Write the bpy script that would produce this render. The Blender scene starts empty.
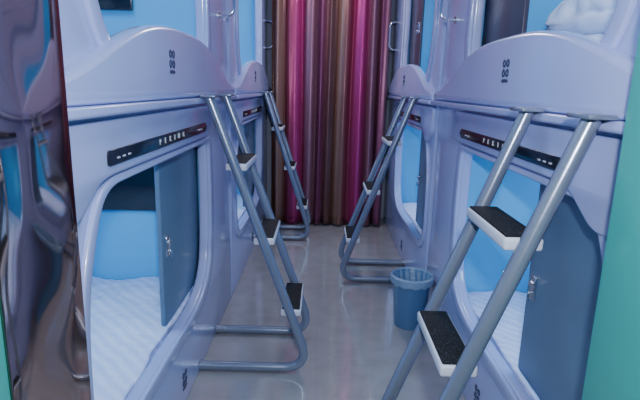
import bpy, bmesh, math, random
from mathutils import Vector, Matrix, noise
random.seed(4)
S = bpy.context.scene
COL = S.collection

# ---------------------------------------------------------------- materials
def new_mat(name):
    m = bpy.data.materials.new(name); m.use_nodes = True
    nt = m.node_tree
    return m, nt, nt.nodes['Principled BSDF']

def pbr(name, col, rough=.5, metal=0., coat=0., bump=0., bscale=40., var=0., spec=.5):
    m, nt, b = new_mat(name)
    b.inputs['Base Color'].default_value = (*col, 1)
    b.inputs['Roughness'].default_value = rough
    b.inputs['Metallic'].default_value = metal
    b.inputs['Coat Weight'].default_value = coat
    b.inputs['Coat Roughness'].default_value = .08
    b.inputs['Specular IOR Level'].default_value = spec
    tc = nt.nodes.new('ShaderNodeTexCoord')
    no = nt.nodes.new('ShaderNodeTexNoise'); no.inputs['Scale'].default_value = bscale
    no.inputs['Detail'].default_value = 4
    nt.links.new(tc.outputs['Object'], no.inputs['Vector'])
    if bump:
        bp = nt.nodes.new('ShaderNodeBump'); bp.inputs['Strength'].default_value = bump
        bp.inputs['Distance'].default_value = .02
        nt.links.new(no.outputs['Fac'], bp.inputs['Height'])
        nt.links.new(bp.outputs['Normal'], b.inputs['Normal'])
    if var:
        mx = nt.nodes.new('ShaderNodeMix'); mx.data_type = 'RGBA'
        mx.inputs['A'].default_value = (*[c*(1-var) for c in col], 1)
        mx.inputs['B'].default_value = (*[min(1, c*(1+var)) for c in col], 1)
        nt.links.new(no.outputs['Fac'], mx.inputs['Factor'])
        nt.links.new(mx.outputs['Result'], b.inputs['Base Color'])
    return m

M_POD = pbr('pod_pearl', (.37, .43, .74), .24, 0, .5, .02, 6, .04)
M_POD2 = pbr('pod_pearl_dark', (.26, .31, .58), .35, 0, .3)  # darker pod tone, used on the roof panel
M_INT = pbr('pod_interior_blue', (.07, .41, .74), .5, 0, 0, 0, 3, .05)
M_DOOR = pbr('sliding_door_grey', (.10, .175, .28), .4, 0, .1, .02, 20, .06)
M_DARK = pbr('door_dark_reflection', (.045, .035, .06), .35, 0, .1, .02, 20, .06)  # sliding door with dark maroon reflections put into its colour
M_BLACK = pbr('gloss_black', (.008, .009, .014), .15, 0, .3)
M_TXT = pbr('letter_white', (.50, .53, .60), .5)
M_LOGO = pbr('logo_slate', (.035, .04, .09), .5)
M_TUBE = pbr('ladder_tube_grey', (.23, .27, .36), .27, .5, .2, .02, 60, .05)
M_TRAY = pbr('step_tray', (.58, .62, .72), .4)
M_CHROME = pbr('chrome', (.75, .77, .82), .12, 1)
M_TEAL = pbr('teal_paint', (.04, .44, .38), .35, 0, .2, .02, 5, .05)
M_BIN = pbr('bin_plastic', (.07, .17, .34), .35, 0, .1, .02, 30, .06)
M_BINL = pbr('bin_liner', (.20, .31, .46), .3, 0, 0, .4, 30)
M_WALL = pbr('wall_paint', (.40, .44, .58), .8, 0, 0, .03, 30, .03)
M_CEIL = pbr('ceiling_paint', (.5, .52, .58), .9)
M_DUVET = pbr('duvet_cotton', (.62, .74, .95), .9, 0, 0, .6, 10, .06)
M_GAP = pbr('body_side', (.05, .08, .18), .6)

# quilted sheet: faint woven stripes on pale blue cotton
M_MATT, nt, b = new_mat('mattress_sheet')
tc = nt.nodes.new('ShaderNodeTexCoord')
wv = nt.nodes.new('ShaderNodeTexWave'); wv.wave_type = 'BANDS'; wv.bands_direction = 'DIAGONAL'
wv.inputs['Scale'].default_value = 9; wv.inputs['Distortion'].default_value = 2.5; wv.inputs['Detail'].default_value = 2
nt.links.new(tc.outputs['Object'], wv.inputs['Vector'])
cr = nt.nodes.new('ShaderNodeValToRGB')
cr.color_ramp.elements[0].color = (.47, .56, .86, 1); cr.color_ramp.elements[1].color = (.60, .67, .92, 1)
nt.links.new(wv.outputs['Fac'], cr.inputs[0]); nt.links.new(cr.outputs[0], b.inputs['Base Color'])
no = nt.nodes.new('ShaderNodeTexNoise'); no.inputs['Scale'].default_value = 7; no.inputs['Detail'].default_value = 4
nt.links.new(tc.outputs['Object'], no.inputs['Vector'])
bp = nt.nodes.new('ShaderNodeBump'); bp.inputs['Strength'].default_value = 1; bp.inputs['Distance'].default_value = .03
nt.links.new(no.outputs['Fac'], bp.inputs['Height']); nt.links.new(bp.outputs['Normal'], b.inputs['Normal'])
b.inputs['Roughness'].default_value = .85

M_TREAD, nt, b = new_mat('step_tread_rubber')
vo = nt.nodes.new('ShaderNodeTexVoronoi'); vo.inputs['Scale'].default_value = 130
tc = nt.nodes.new('ShaderNodeTexCoord'); nt.links.new(tc.outputs['Object'], vo.inputs['Vector'])
cr = nt.nodes.new('ShaderNodeValToRGB')
cr.color_ramp.elements[0].position = .1; cr.color_ramp.elements[0].color = (.07, .08, .10, 1)
cr.color_ramp.elements[1].position = .3; cr.color_ramp.elements[1].color = (.006, .007, .010, 1)
nt.links.new(vo.outputs['Distance'], cr.inputs[0]); nt.links.new(cr.outputs[0], b.inputs['Base Color'])
b.inputs['Roughness'].default_value = .7; b.inputs['Specular IOR Level'].default_value = .25

M_BRZ, nt, b = new_mat('bronze_mirror')
b.inputs['Base Color'].default_value = (.58, .40, .33, 1)
b.inputs['Metallic'].default_value = 1; b.inputs['Roughness'].default_value = .06
tc = nt.nodes.new('ShaderNodeTexCoord'); no = nt.nodes.new('ShaderNodeTexNoise')
no.inputs['Scale'].default_value = 4.0; no.inputs['Detail'].default_value = 0
bp = nt.nodes.new('ShaderNodeBump'); bp.inputs['Strength'].default_value = .6; bp.inputs['Distance'].default_value = .05
nt.links.new(tc.outputs['Object'], no.inputs['Vector']); nt.links.new(no.outputs['Fac'], bp.inputs['Height'])
nt.links.new(bp.outputs['Normal'], b.inputs['Normal'])

M_FLOOR, nt, b = new_mat('floor_polished')
tc = nt.nodes.new('ShaderNodeTexCoord')
br = nt.nodes.new('ShaderNodeTexBrick'); br.offset = 0; br.inputs['Scale'].default_value = 1
br.inputs['Brick Width'].default_value = .8; br.inputs['Row Height'].default_value = .8
br.inputs['Mortar Size'].default_value = .0012
br.inputs['Color1'].default_value = (.32, .315, .325, 1); br.inputs['Color2'].default_value = (.31, .305, .315, 1)
br.inputs['Mortar'].default_value = (.27, .265, .27, 1)
nt.links.new(tc.outputs['Object'], br.inputs['Vector'])
no = nt.nodes.new('ShaderNodeTexNoise'); no.inputs['Scale'].default_value = 9; no.inputs['Detail'].default_value = 6
nt.links.new(tc.outputs['Object'], no.inputs['Vector'])
mx = nt.nodes.new('ShaderNodeMix'); mx.data_type = 'RGBA'; mx.blend_type = 'MULTIPLY'
rr = nt.nodes.new('ShaderNodeValToRGB'); rr.color_ramp.elements[0].position = .35; rr.color_ramp.elements[1].position = .6
rr.color_ramp.elements[0].color = (.8, .8, .81, 1)
nt.links.new(no.outputs['Fac'], rr.inputs[0])
mx.inputs['Factor'].default_value = .5
nt.links.new(br.outputs['Color'], mx.inputs['A']); nt.links.new(rr.outputs[0], mx.inputs['B'])
nt.links.new(mx.outputs['Result'], b.inputs['Base Color'])
b.inputs['Roughness'].default_value = .09; b.inputs['Specular IOR Level'].default_value = 1.0
b.inputs['Coat Weight'].default_value = .5; b.inputs['Coat Roughness'].default_value = .04

M_CURT, nt, b = new_mat('curtain_satin')
uv = nt.nodes.new('ShaderNodeUVMap'); uv.uv_map = 'UVMap'
sp = nt.nodes.new('ShaderNodeSeparateXYZ'); nt.links.new(uv.outputs[0], sp.inputs[0])
mt = nt.nodes.new('ShaderNodeMath'); mt.operation = 'MULTIPLY_ADD'; mt.inputs[1].default_value = 1.9; mt.inputs[2].default_value = .0
fr = nt.nodes.new('ShaderNodeMath'); fr.operation = 'FRACT'
nt.links.new(sp.outputs[0], mt.inputs[0]); nt.links.new(mt.outputs[0], fr.inputs[0])
cr = nt.nodes.new('ShaderNodeValToRGB'); R = cr.color_ramp; R.interpolation = 'B_SPLINE'
R.elements[0].position = 0; R.elements[0].color = (.10, .045, .04, 1)
R.elements[1].position = 1; R.elements[1].color = (.10, .045, .04, 1)
for p, c in [(.07, (.19, .09, .07)), (.13, (.42, .27, .22)), (.19, (.17, .08, .07)), (.27, (.20, .035, .07)), (.36, (.30, .03, .12)), (.43, (.52, .05, .24)),
             (.50, (.34, .03, .16)), (.57, (.13, .035, .07)), (.64, (.36, .18, .25)), (.69, (.21, .09, .13)), (.76, (.09, .03, .055)),
             (.83, (.24, .05, .14)), (.89, (.33, .19, .21)), (.95, (.14, .06, .06))]:
    e = R.elements.new(p); e.color = (*c, 1)
nt.links.new(fr.outputs[0], cr.inputs[0]); nt.links.new(cr.outputs[0], b.inputs['Base Color'])
b.inputs['Roughness'].default_value = .34; b.inputs['Metallic'].default_value = .45
wv = nt.nodes.new('ShaderNodeTexNoise'); wv.inputs['Scale'].default_value = 14
nt.links.new(uv.outputs[0], wv.inputs['Vector'])
bp = nt.nodes.new('ShaderNodeBump'); bp.inputs['Strength'].default_value = .3; bp.inputs['Distance'].default_value = .012
nt.links.new(wv.outputs['Fac'], bp.inputs['Height']); nt.links.new(bp.outputs['Normal'], b.inputs['Normal'])

def emis(name, col, s):
    m, nt, b = new_mat(name)
    b.inputs['Base Color'].default_value = (*col, 1)
    b.inputs['Emission Color'].default_value = (*col, 1); b.inputs['Emission Strength'].default_value = s
    return m
M_LAMP = emis('added_lamp_diffuser', (.9, .95, 1), 3)  # glow of the added ceiling fixtures
M_LAMPB = emis('cabin_lamp', (.7, .9, 1), 3)

# ---------------------------------------------------------------- mesh helpers
def link(me, name, mat=None, parent=None, smooth=True):
    ob = bpy.data.objects.new(name, me); COL.objects.link(ob)
    if mat: me.materials.append(mat)
    if smooth:
        for p in me.polygons: p.use_smooth = True
        try: me.set_sharp_from_angle(angle=math.radians(35))
        except Exception: pass
    if parent: ob.parent = parent
    return ob

def empty(name, loc=(0, 0, 0)):
    e = bpy.data.objects.new(name, None); e.location = loc; e.empty_display_size = .2
    COL.objects.link(e); return e

def box(name, lo, hi, mat, parent=None, bev=0., seg=2):
    off = Vector(parent.location) if parent else Vector((0, 0, 0))
    l = Vector([min(lo[i], hi[i]) for i in range(3)]); h = Vector([max(lo[i], hi[i]) for i in range(3)])
    bm = bmesh.new(); bmesh.ops.create_cube(bm, size=1)
    for v in bm.verts:
        v.co = Vector([(l[i]+h[i])/2 + v.co[i]*(h[i]-l[i]) for i in range(3)]) - off
    if bev:
        bmesh.ops.bevel(bm, geom=bm.edges[:], offset=bev, segments=seg, profile=.5, affect='EDGES')
    me = bpy.data.meshes.new(name); bm.to_mesh(me); bm.free()
    return link(me, name, mat, parent, smooth=bool(bev))

def fillet(pts, n=8):
    out = []; N = len(pts)
    for i, p in enumerate(pts):
        x, y = p[0], p[1]; r = p[2] if len(p) > 2 else 0
        if r <= 0: out.append((x, y)); continue
        P = Vector((x, y)); A = Vector(pts[i-1][:2]); B = Vector(pts[(i+1) % N][:2])
        da = (A-P); db = (B-P)
        ra = min(r, da.length*.49); rb = min(r, db.length*.49)
        a = P+da.normalized()*ra; c = P+db.normalized()*rb
        for k in range(n+1):
            t = k/n
            q = a*(1-t)**2*1 + P*2*t*(1-t) + c*t*t
            out.append((q.x, q.y))
    return out

def plate(name, loops, thick, bev, mapf, mat, parent=None):
    cu = bpy.data.curves.new(name, 'CURVE'); cu.dimensions = '2D'; cu.fill_mode = 'BOTH'
    cu.extrude = max(thick/2-bev, .0005); cu.bevel_depth = bev; cu.bevel_resolution = 2; cu.offset = -bev
    for lp in loops:
        s = cu.splines.new('POLY'); s.points.add(len(lp)-1); s.use_cyclic_u = True
        for p, q in zip(s.points, lp): p.co = (q[0], q[1], 0, 1)
    o = bpy.data.objects.new('tmp', cu); COL.objects.link(o)
    dg = bpy.context.evaluated_depsgraph_get()
    me = bpy.data.meshes.new_from_object(o.evaluated_get(dg))
    bpy.data.objects.remove(o); bpy.data.curves.remove(cu)
    return remap(me, name, mapf, mat, parent)

def remap(me, name, mapf, mat, parent):
    off = Vector(parent.location) if parent else Vector((0, 0, 0))
    for v in me.vertices: v.co = Vector(mapf(*v.co)) - off
    bm = bmesh.new(); bm.from_mesh(me)
    bmesh.ops.remove_doubles(bm, verts=bm.verts, dist=1e-5)
    bmesh.ops.recalc_face_normals(bm, faces=bm.faces)
    bm.to_mesh(me); bm.free(); me.name = name; me.materials.clear()
    return link(me, name, mat, parent)

def text(name, body, size, mapf, mat, parent, thick=.002):
    cu = bpy.data.curves.new(name, 'FONT'); cu.body = body; cu.size = size; cu.extrude = thick
    cu.align_x = 'CENTER'; cu.align_y = 'CENTER'; cu.space_character = 4.2
    o = bpy.data.objects.new('tmp', cu); COL.objects.link(o)
    dg = bpy.context.evaluated_depsgraph_get()
    me = bpy.data.meshes.new_from_object(o.evaluated_get(dg))
    bpy.data.objects.remove(o); bpy.data.curves.remove(cu)
    return remap(me, name, mapf, mat, parent)

def smooth_path(pts, n=8):
    out = []
    for i, (P, r) in enumerate(pts):
        P = Vector(P)
        if r <= 0 or i in (0, len(pts)-1): out.append(P); continue
        A = Vector(pts[i-1][0]); B = Vector(pts[i+1][0])
        da = A-P; db = B-P
        a = P+da.normalized()*min(r, da.length*.5); c = P+db.normalized()*min(r, db.length*.5)
        for k in range(n+1):
            t = k/n; out.append(a*(1-t)**2+P*2*t*(1-t)+c*t*t)
    return out

def tube(name, path, r, mat, parent=None, n=14):
    off = Vector(parent.location) if parent else Vector((0, 0, 0))
    bm = bmesh.new(); rings = []
    up = None
    for i, p in enumerate(path):
        a = path[max(i-1, 0)]; c = path[min(i+1, len(path)-1)]
        d = (c-a).normalized()
        if up is None:
            up = d.orthogonal().normalized()
        up = (up - d*up.dot(d)).normalized(); sd = d.cross(up)
        rings.append([bm.verts.new(p-off+(up*math.cos(2*math.pi*k/n)+sd*math.sin(2*math.pi*k/n))*r) for k in range(n)])
    for A, B in zip(rings, rings[1:]):
        for k in range(n): bm.faces.new((A[k], A[(k+1) % n], B[(k+1) % n], B[k]))
    bm.faces.new(rings[0][::-1]); bm.faces.new(rings[-1])
    bmesh.ops.recalc_face_normals(bm, faces=bm.faces)
    me = bpy.data.meshes.new(name); bm.to_mesh(me); bm.free()
    return link(me, name, mat, parent)

def soft_box(name, lo, hi, mat, parent=None, amp=.01, cuts=18, power=5, seed=0, more=()):
    """wrinkled rounded block; `more` adds further (lo, hi, amp, power, seed) layers to the same mesh"""
    off = Vector(parent.location) if parent else Vector((0, 0, 0))
    full = bmesh.new(); me = bpy.data.meshes.new(name)
    for lo, hi, amp, power, seed in [(lo, hi, amp, power, seed)]+list(more):
        c = (Vector(lo)+Vector(hi))/2; h = (Vector(hi)-Vector(lo))/2
        bm = bmesh.new(); bmesh.ops.create_cube(bm, size=2)
        bmesh.ops.subdivide_edges(bm, edges=bm.edges[:], cuts=cuts, use_grid_fill=True)
        for v in bm.verts:
            p = v.co
            L = (abs(p.x)**power+abs(p.y)**power+abs(p.z)**power)**(1/power)
            q = p/L
            w = Vector([q[i]*h[i] for i in range(3)])+c
            nn = noise.noise(w*7+Vector((seed*3.1, 0, 0)))*amp+noise.noise(w*18)*amp*.4
            if q.z > -.2: w += q.normalized()*nn
            w.z = max(w.z, lo[2])
            v.co = w-off
        tmp = bpy.data.meshes.new('tmp'); bm.to_mesh(tmp); bm.free()
        full.from_mesh(tmp); bpy.data.meshes.remove(tmp)
    full.to_mesh(me); full.free()
    ob = link(me, name, mat, parent, smooth=False)
    for p in me.polygons: p.use_smooth = True
    return ob

# ---------------------------------------------------------------- room shell
ZC = 2.7
box('floor', (-1.95, -1.6, -.1), (2.05, 5.6, 0), M_FLOOR)
box('ceiling', (-1.95, -1.6, ZC), (2.05, 5.6, ZC+.1), M_CEIL)
box('wall_left', (-1.95, -1.6, 0), (-1.83, 5.6, ZC), M_WALL)
box('wall_right', (1.93, -1.6, 0), (2.05, 5.6, ZC), M_WALL)
box('wall_back', (-1.83, 5.44, 0), (1.93, 5.6, ZC), M_WALL)
box('wall_front', (-1.83, -1.6, 0), (1.93, -1.5, ZC), M_WALL)
box('wall_entry_left', (-1.83, .58, 0), (-.505, .74, ZC), M_TEAL, bev=.004)
box('wall_entry_right', (.66, .50, 0), (1.93, .70, ZC), M_TEAL, bev=.004)
box('trim_1', (.612, .50, 0), (.640, 1.03, ZC), M_TEAL, bev=.006)
box('bronze_mirror_panel', (-.522, .742, 0), (-.503, 1.005, ZC-.002), M_BRZ, bev=.004)

# ---------------------------------------------------------------- bunk unit
def bunk(side, xf, y0, L, kind, o, st):
    """side +1 faces +x. o: shift of the doorway along the bed, st: name strip extents"""
    E = empty('capsule_bunk_bed', (xf-side*.5, y0+L/2, 0))
    def mp(out):
        return lambda a, b, c: (xf+side*(out+c), y0+a, b)
    D = 1.15
    Z = lambda pts: [(p[0]+o,)+tuple(p[1:]) for p in pts]
    outer = fillet([(0.004, 0.0), (L-.004, 0.0), (L-.004, .34, .15), (L-.055, .58, .2), (L-.055, .98, .2), (L-.004, 1.20, .15),
                    (L-.004, 1.50, .15), (L-.06, 1.72, .2), (L-.06, 2.1, .2), (L-.004, 2.35, .2), (L-.004, 2.5),
                    (.004, 2.5), (.004, 2.35, .2), (.04, 2.1, .2), (.04, 1.72, .2), (.004, 1.5, .15), (.004, 1.2, .15),
                    (.035, .98, .2), (.035, .58, .2), (.004, .34, .15)])
    lowhole = fillet(Z([(.03, .385, .20), (1.36, .36, .40), (1.43, .78, .25), (1.41, 1.125, .06), (.19, 1.125, .10), (.11, 1.02, .12), (.03, .82, .25)]))
    uphole = fillet(Z([(.36, 1.44, .10), (1.36, 1.44, .1), (1.46, 1.62, .2), (1.42, 1.95, .3), (1.46, 2.36, .2), (.20, 2.36, .25), (.14, 1.9, .25), (.20, 1.58, .2)]))
    plate('front_frame', [outer, lowhole, uphole], .05, .012, mp(-.025), M_POD, E)
    ringo = fillet(Z([(-.01, .335, .22), (1.42, .30, .42), (1.50, .78, .25), (1.47, 1.145, .06), (.18, 1.15, .10), (.08, 1.05, .12), (-.01, .83, .25)]))
    plate('doorway_moulding', [ringo, lowhole], .02, .006, mp(.004), M_POD, E)
    ringu = fillet(Z([(.30, 1.40, .10), (1.44, 1.40, .1), (1.53, 1.62, .2), (1.485, 1.95, .3), (1.53, 2.42, .2), (.14, 2.42, .25), (.08, 1.9, .25), (.14, 1.58, .2)]))
    plate('window_moulding', [ringu, uphole], .02, .006, mp(.004), M_POD, E)
    pts = [(.03, 1.345), (L-.03, 1.345)]
    N = 48
    for i in range(N+1):
        s = (L-.03)-(L-.06)*i/N
        t = abs((s-L/2)/(L/2-.03))
        pts.append((s, 1.395+.205*(.5+.5*math.cos(math.pi*t**1.45))))
    plate('guard_panel', [pts], .06, .018, mp(.014), M_POD, E)
    plate('guard_lip', [fillet([(.02, 1.318, .01), (L-.02, 1.318, .01), (L-.02, 1.345, .01), (.02, 1.345, .01)], 3)], .08, .007, mp(.015), M_POD, E)
    a0, a1 = st
    fas = fillet([(.05, 1.14, .05), (a0-.20, 1.06, .06), (a0-.11, 1.11, .08), (a0-.03, 1.155, .1), (a1+.07, 1.155, .05), (a1+.14, 1.22, .06), (a1+.14, 1.305, .04), (.05, 1.305, .04)])
    plate('fascia', [fas], .028, .008, mp(.008), M_POD, E)
    plate('name_strip', [fillet([(a0, 1.184, .01), (a1-.03, 1.184, .01), (a1, 1.205, .01), (a1-.03, 1.226, .01), (a0, 1.226, .01)], 3)],
          .006, .001, mp(.0245), M_BLACK, E)
    sg = side
    cx = (a0+a1)/2
    text('name_letters', 'PEKING', .027, lambda a, b, c: (xf+side*(.028+c), y0+cx+sg*a, 1.205+b), M_TXT, E)
    for q in (a0+.06, a0+.10, a0+.14, a1-.16, a1-.12):
        plate('strip_dot', [fillet([(q-.009, 1.199, .002), (q+.009, 1.199, .002), (q+.009, 1.204, .002), (q-.009, 1.204, .002)], 2)], .003, .0005, mp(.0285), M_TXT, E)
    def emblem(cy, cz, out, sc):
        def circ(a, b, r, n=14): return [(a+r*math.cos(2*math.pi*k/n), b+r*math.sin(2*math.pi*k/n)) for k in range(n)]
        for (dy, dz) in ((-.019, .030), (.019, .030), (-.019, -.006), (.019, -.006)):
            plate('emblem', [circ(cy+dy*sc, cz+dz*sc, .0150*sc), circ(cy+dy*sc, cz+dz*sc, .008*sc)], .003, .0004, mp(out), M_LOGO, E)
        plate('emblem', [fillet([(cy-.034*sc, cz-.040*sc, .006), (cy+.034*sc, cz-.040*sc, .006), (cy+.026*sc, cz-.028*sc, .006), (cy-.026*sc, cz-.028*sc, .006)], 3)],
              .003, .0004, mp(out), M_LOGO, E)
    emblem(L/2-(.20 if kind == 'L' else .05), 1.475, .0452, .95)
    emblem(o+.88, .12, .0015, .95)
    X = lambda d: xf-side*d
    y1 = y0+L; yo = y0+o
    box('side_panel', (X(.045), y0+.003, 0), (X(D), y0+.022, 2.5), M_GAP, E)
    box('side_panel', (X(.045), y1-.022, 0), (X(D), y1-.003, 2.5), M_GAP, E)
    box('back_panel', (X(D-.02), y0+.022, 0), (X(D), y1-.022, 2.5), M_INT, E)
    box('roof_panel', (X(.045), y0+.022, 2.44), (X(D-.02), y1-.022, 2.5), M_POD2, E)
    box('mid_deck', (X(.048), y0+.022, 1.25), (X(D-.02), y1-.022, 1.34), M_INT, E)
    box('bottom_deck', (X(.048), y0+.022, .20), (X(D-.02), y1-.022, .27), M_INT, E)
    box('end_partition', (X(.05), yo+1.47, .27), (X(D-.02), yo+1.49, 1.25), M_INT, E)
    box('end_partition', (X(.05), yo+1.49, 1.34), (X(D-.02), yo+1.51, 2.44), M_INT, E)
    box('head_partition', (X(.05), y0+.023, .27), (X(D-.02), y0+.035, 1.25), M_INT, E)
    box('head_partition', (X(.05), y0+.023, 1.34), (X(D-.02), y0+.035, 2.44), M_INT, E)
    soft_box('mattress_lower', (min(X(.06), X(D-.03)), y0+.04, .27), (max(X(.06), X(D-.03)), yo+1.465, .375), M_MATT, E, .028, 34, 14, 1)
    soft_box('mattress_upper', (min(X(.06), X(D-.03)), y0+.04, 1.34), (max(X(.06), X(D-.03)), yo+1.485, 1.44), M_MATT, E, .010, 22, 14, 2)
    if kind == 'L':
        box('tv_screen', (X(.10), yo+1.44, .745), (X(.86), yo+1.469, 1.12), M_BLACK, E, .006)
        box('tv_screen', (X(.36), yo+1.46, 1.745), (X(1.02), yo+1.489, 2.12), M_BLACK, E, .006)
    box('shelf', (X(D-.16), y0+.04, .92), (X(D-.022), yo+1.46, .94), M_INT, E, .004)
    def door(s0, s1, z0, z1, edge, mat=M_DOOR):
        s0 += o; s1 += o
        ol = fillet([(s0, z0, .02), (s1, z0, .02), (s1, z1, .02), (s0, z1, .02)])
        plate('sliding_door', [ol], .02, .004, mp(-.070), mat, E)
        e = s0+.055 if edge < 0 else s1-.055
        zc = (z0+z1)/2-.04
        plate('door_lock', [fillet([(e-.020, zc-.045, .01), (e+.020, zc-.045, .01), (e+.020, zc+.045, .01), (e-.020, zc+.045, .01)], 4)], .010, .003, mp(-.057), M_CHROME, E)
        tube('door_knob', [Vector(mp(-.055)(e, zc+.015, 0)), Vector(mp(-.042)(e, zc+.015, 0))], .010, M_CHROME, E)
        tube('door_pull', smooth_path([(mp(-.058)(e+.0, zc-.02, 0), 0), (mp(-.042)(e, zc-.02, 0), .01), (mp(-.042)(e, zc-.050, 0), 0)]), .004, M_CHROME, E)
    if kind == 'L':
        door(.84, 1.462, .39, 1.16, -1)
    else:
        door(-.02, .66, .39, 1.16, 1); door(.98, 1.48, 1.46, 2.40, -1, M_DARK)
    for z in (1.245, 2.435):
        box('cabin_lamp', (X(.45), yo+.55, z-.02), (X(.60), yo+.95, z), M_LAMPB, E, .006)
        ld = bpy.data.lights.new('cabin_light', 'AREA'); ld.shape = 'RECTANGLE'; ld.size = .35; ld.size_y = .6
        ld.color = (.50, .80, 1.0); ld.energy = 7.5
        lo = bpy.data.objects.new('cabin_light', ld); COL.objects.link(lo); lo.parent = E
        lo.location = Vector((X(.52), yo+.75, z-.03))-Vector(E.location)
    s = o+1.76
    w = lambda d, z: Vector((xf+side*d, y0+s, z))
    tube('grab_handle', smooth_path([(w(-.002, 2.02), 0), (w(.085, 2.02), .05), (w(.085, 1.77), .05), (w(-.002, 1.77), 0)]), .008, M_CHROME, E)
    for z in (2.02, 1.77):
        tube('handle_flange', [w(-.001, z), w(.008, z)], .020, M_CHROME, E)
    return E

XL, XR = -.58, .70
bunk(1, XL, .90, 2.265, 'L', .215, (.395, 1.53))
bunk(1, XL, 3.17, 2.22, 'L', .15, (.40, 1.50))
bunk(-1, XR, .75, 2.33, 'R', .30, (.65, 1.72))
bunk(-1, XR, 3.085, 2.28, 'R', .10, (.40, 1.50))

# ---------------------------------------------------------------- ladders
def ladder(side, xf, ya, yb, reach=.50):
    E = empty('bunk_ladder', (xf+side*.25, (ya+yb)/2, 0))
    P = lambda d, y, z: Vector((xf+side*d, y, z))
    d0, z0 = .080, 1.335
    d1, z1 = reach-.03, .26
    slope = (d1-d0)/(z0-z1)
    for y in (ya, yb):
        path = smooth_path([(P(d0-.012*slope, y, 1.347), 0), (P(d1+slope*.235, y, .028), .15), (P(.004, y, .028), 0)], 14)
        tube('rail', path, .0225, M_TUBE, E)
        box('hook_plate', (xf+side*.046, y-.055, 1.3465), (xf+side*.112, y+.055, 1.358), M_TUBE, E, .004)
        tube('foot_cap', [P(.001, y, .028), P(.012, y, .028)], .027, M_TUBE, E)
    for z in (1.035, .68, .315):
        d = d0+(z0-z)*slope
        lo = (xf+side*(d-.050), ya+.018, z-.02); hi = (xf+side*(d+.050), yb-.018, z+.014)
        box('step_tray', lo, hi, M_TRAY, E, .008, 3)
        lo = (xf+side*(d-.044), ya+.026, z+.010); hi = (xf+side*(d+.044), yb-.026, z+.019)
        box('step_tread', lo, hi, M_TREAD, E, .004, 2)
    return E
ladder(1, XL, 2.27, 2.66)
ladder(1, XL, 4.50, 4.86, .46)
ladder(-1, XR, 1.175, 1.55, .505)
ladder(-1, XR, 3.50, 3.88)

# ---------------------------------------------------------------- curtain
def curtain():
    bm = bmesh.new(); uvl = bm.loops.layers.uv.new('UVMap')
    nx, nz = 520, 26
    x0, x1, zt, zb = -.51, .63, 2.45, .025
    rows = []
    for j in range(nz+1):
        z = zt+(zb-zt)*j/nz; row = []
        k = j/nz
        for i in range(nx+1):
            t = i/nx
            ph = t*2*math.pi*9+1.3*math.sin(t*14)+.35*math.sin(k*3+t*9)
            amp = .022+.016*k+.010*math.sin(t*31)
            y = 5.04+amp*math.sin(ph)+.006*math.sin(ph*2.3+k*2)
            x = x0+(x1-x0)*t+.008*math.sin(ph*1.0+1.2)
            row.append((bm.verts.new((x, y, z+.006*math.sin(ph*.5)*k)), t+.006*math.sin(k*4+t*20), 1-k))
        rows.append(row)
    for A, B in zip(rows, rows[1:]):
        for i in range(nx):
            q = [A[i], A[i+1], B[i+1], B[i]]
            f = bm.faces.new([v[0] for v in q]); f.smooth = True
            for lp, v in zip(f.loops, q): lp[uvl].uv = (v[1], v[2])
    me = bpy.data.meshes.new('striped_curtain'); bm.to_mesh(me); bm.free()
    o = link(me, 'striped_curtain', M_CURT, None, smooth=False)
    md = o.modifiers.new('thick', 'SOLIDIFY'); md.thickness = .002
curtain()
rod = empty('curtain_rod', (0.06, 5.04, 2.50))
tube('rod', [Vector((-.52, 5.04, 2.50)), Vector((.64, 5.04, 2.50))], .014, M_CHROME, rod)
for sx in (-.52, .64):
    tube('bracket', [Vector((sx, 5.04, 2.50)), Vector((sx, 5.04, ZC))], .008, M_CHROME, rod)
for i in range(14):
    x = -.47+1.06*i/13
    path = [Vector((x, 5.04+.024*math.cos(a), 2.489+.026*math.sin(a))) for a in [2*math.pi*k/16 for k in range(17)]]
    tube('ring', path, .0035, M_CHROME, rod, 6)

# ---------------------------------------------------------------- bin
def trash_bin(cx, cy):
    E = empty('trash_bin', (cx, cy, 0))
    bm = bmesh.new(); n = 48
    prof = [(0, .004), (.080, .004), (.088, .0), (.092, .008), (.112, .29), (.114, .295), (.122, .296), (.124, .305), (.122, .315), (.112, .316), (.108, .31), (.088, .02), (0, .014)]
    rings = []
    for r, z in prof:
        ring = []
        for k in range(n):
            rr = r*(1-(.022 if (k % 4 == 0 and .02 < z < .29) else 0))
            a = 2*math.pi*k/n
            ring.append(bm.verts.new((rr*math.cos(a), rr*math.sin(a), z)))
        rings.append(ring)
    for A, B in zip(rings, rings[1:]):
        for k in range(n): bm.faces.new((A[k], A[(k+1) % n], B[(k+1) % n], B[k]))
    bmesh.ops.remove_doubles(bm, verts=bm.verts, dist=1e-5); bmesh.ops.recalc_face_normals(bm, faces=bm.faces)
    me = bpy.data.meshes.new('bin_body'); bm.to_mesh(me); bm.free(); link(me, 'bin_body', M_BIN, E)
    bm = bmesh.new(); rings = []
    for r, z in [(.100, .20), (.107, .305), (.118, .326), (.129, .318), (.128, .285), (.126, .276)]:
        rings.append([bm.verts.new(((r+.003*math.sin(k*2.3+z*40))*math.cos(2*math.pi*k/n), (r+.003*math.sin(k*2.3+z*40))*math.sin(2*math.pi*k/n),
                                    z+.004*math.sin(k*1.7)*(1 if z < .3 else .3))) for k in range(n)])
    for A, B in zip(rings, rings[1:]):
        for k in range(n): bm.faces.new((A[k], A[(k+1) % n], B[(k+1) % n], B[k]))
    me = bpy.data.meshes.new('bin_liner'); bm.to_mesh(me); bm.free(); link(me, 'bin_liner', M_BINL, E)
trash_bin(.565, 2.84)

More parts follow.
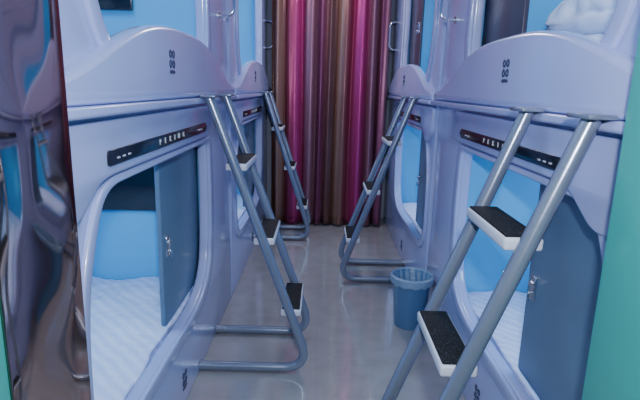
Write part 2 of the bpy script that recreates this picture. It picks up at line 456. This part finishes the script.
# ---------------------------------------------------------------- bedding
soft_box('folded_duvet', (.84, 1.70, 1.445), (1.42, 2.25, 1.60), M_DUVET, None, .03, 26, 5, 5,
         more=[((.86, 1.62, 1.58), (1.38, 2.22, 1.78), .06, 3, 8)])
soft_box('folded_duvet.001', (-1.60, 1.25, 1.445), (-1.15, 1.85, 1.62), M_DUVET, None, .03, 24, 5, 9)

# ---------------------------------------------------------------- lights
def area(name, loc, sx, sy, e, col, rot=(0, 0, 0)):
    ld = bpy.data.lights.new(name, 'AREA'); ld.shape = 'RECTANGLE'; ld.size = sx; ld.size_y = sy
    ld.energy = e; ld.color = col
    o = bpy.data.objects.new(name, ld); COL.objects.link(o); o.location = loc; o.rotation_euler = rot
    return o
for y, e, c in ((1.3, 8, (.66, .78, 1.0)), (4.1, 19, (.96, .84, .88))):  # unseen fixtures added to light the aisle, warmer towards the curtain
    f = empty('added_ceiling_light', (.06, y, ZC))
    box('housing', (-.09, y-.5, ZC-.05), (.21, y+.5, ZC-.001), M_TRAY, f, .006)
    box('diffuser', (-.07, y-.48, ZC-.056), (.19, y+.48, ZC-.049), M_LAMP, f, .002)
    area('added_ceiling_lamp', (.06, y, ZC-.065), .26, .9, e, c)
fl = area('flash_lamp', (.05, -.05, 1.62), .07, .05, 34, (.86, .89, 1.0))
fl.rotation_euler = (math.radians(84), 0, 0)

w = bpy.data.worlds.new('World'); S.world = w; w.use_nodes = True
w.node_tree.nodes['Background'].inputs[0].default_value = (.45, .5, .8, 1)
w.node_tree.nodes['Background'].inputs[1].default_value = .3

# ---------------------------------------------------------------- camera
cd = bpy.data.cameras.new('camera'); cam = bpy.data.objects.new('camera', cd); COL.objects.link(cam)
cd.sensor_width = 36; cd.lens = 36*501/640; cd.clip_start = .02
th = math.radians(12.6); ro = math.radians(1.5)
F = Vector((0, math.cos(th), -math.sin(th))); U = Vector((0, math.sin(th), math.cos(th))); Xv = Vector((1, 0, 0))
Rr = Xv*math.cos(ro)+U*math.sin(ro); Uu = U*math.cos(ro)-Xv*math.sin(ro)
m = Matrix((( Rr.x, Uu.x, -F.x, 0), (Rr.y, Uu.y, -F.y, 0), (Rr.z, Uu.z, -F.z, 1.4), (0, 0, 0, 1)))
cam.matrix_world = m
S.camera = cam
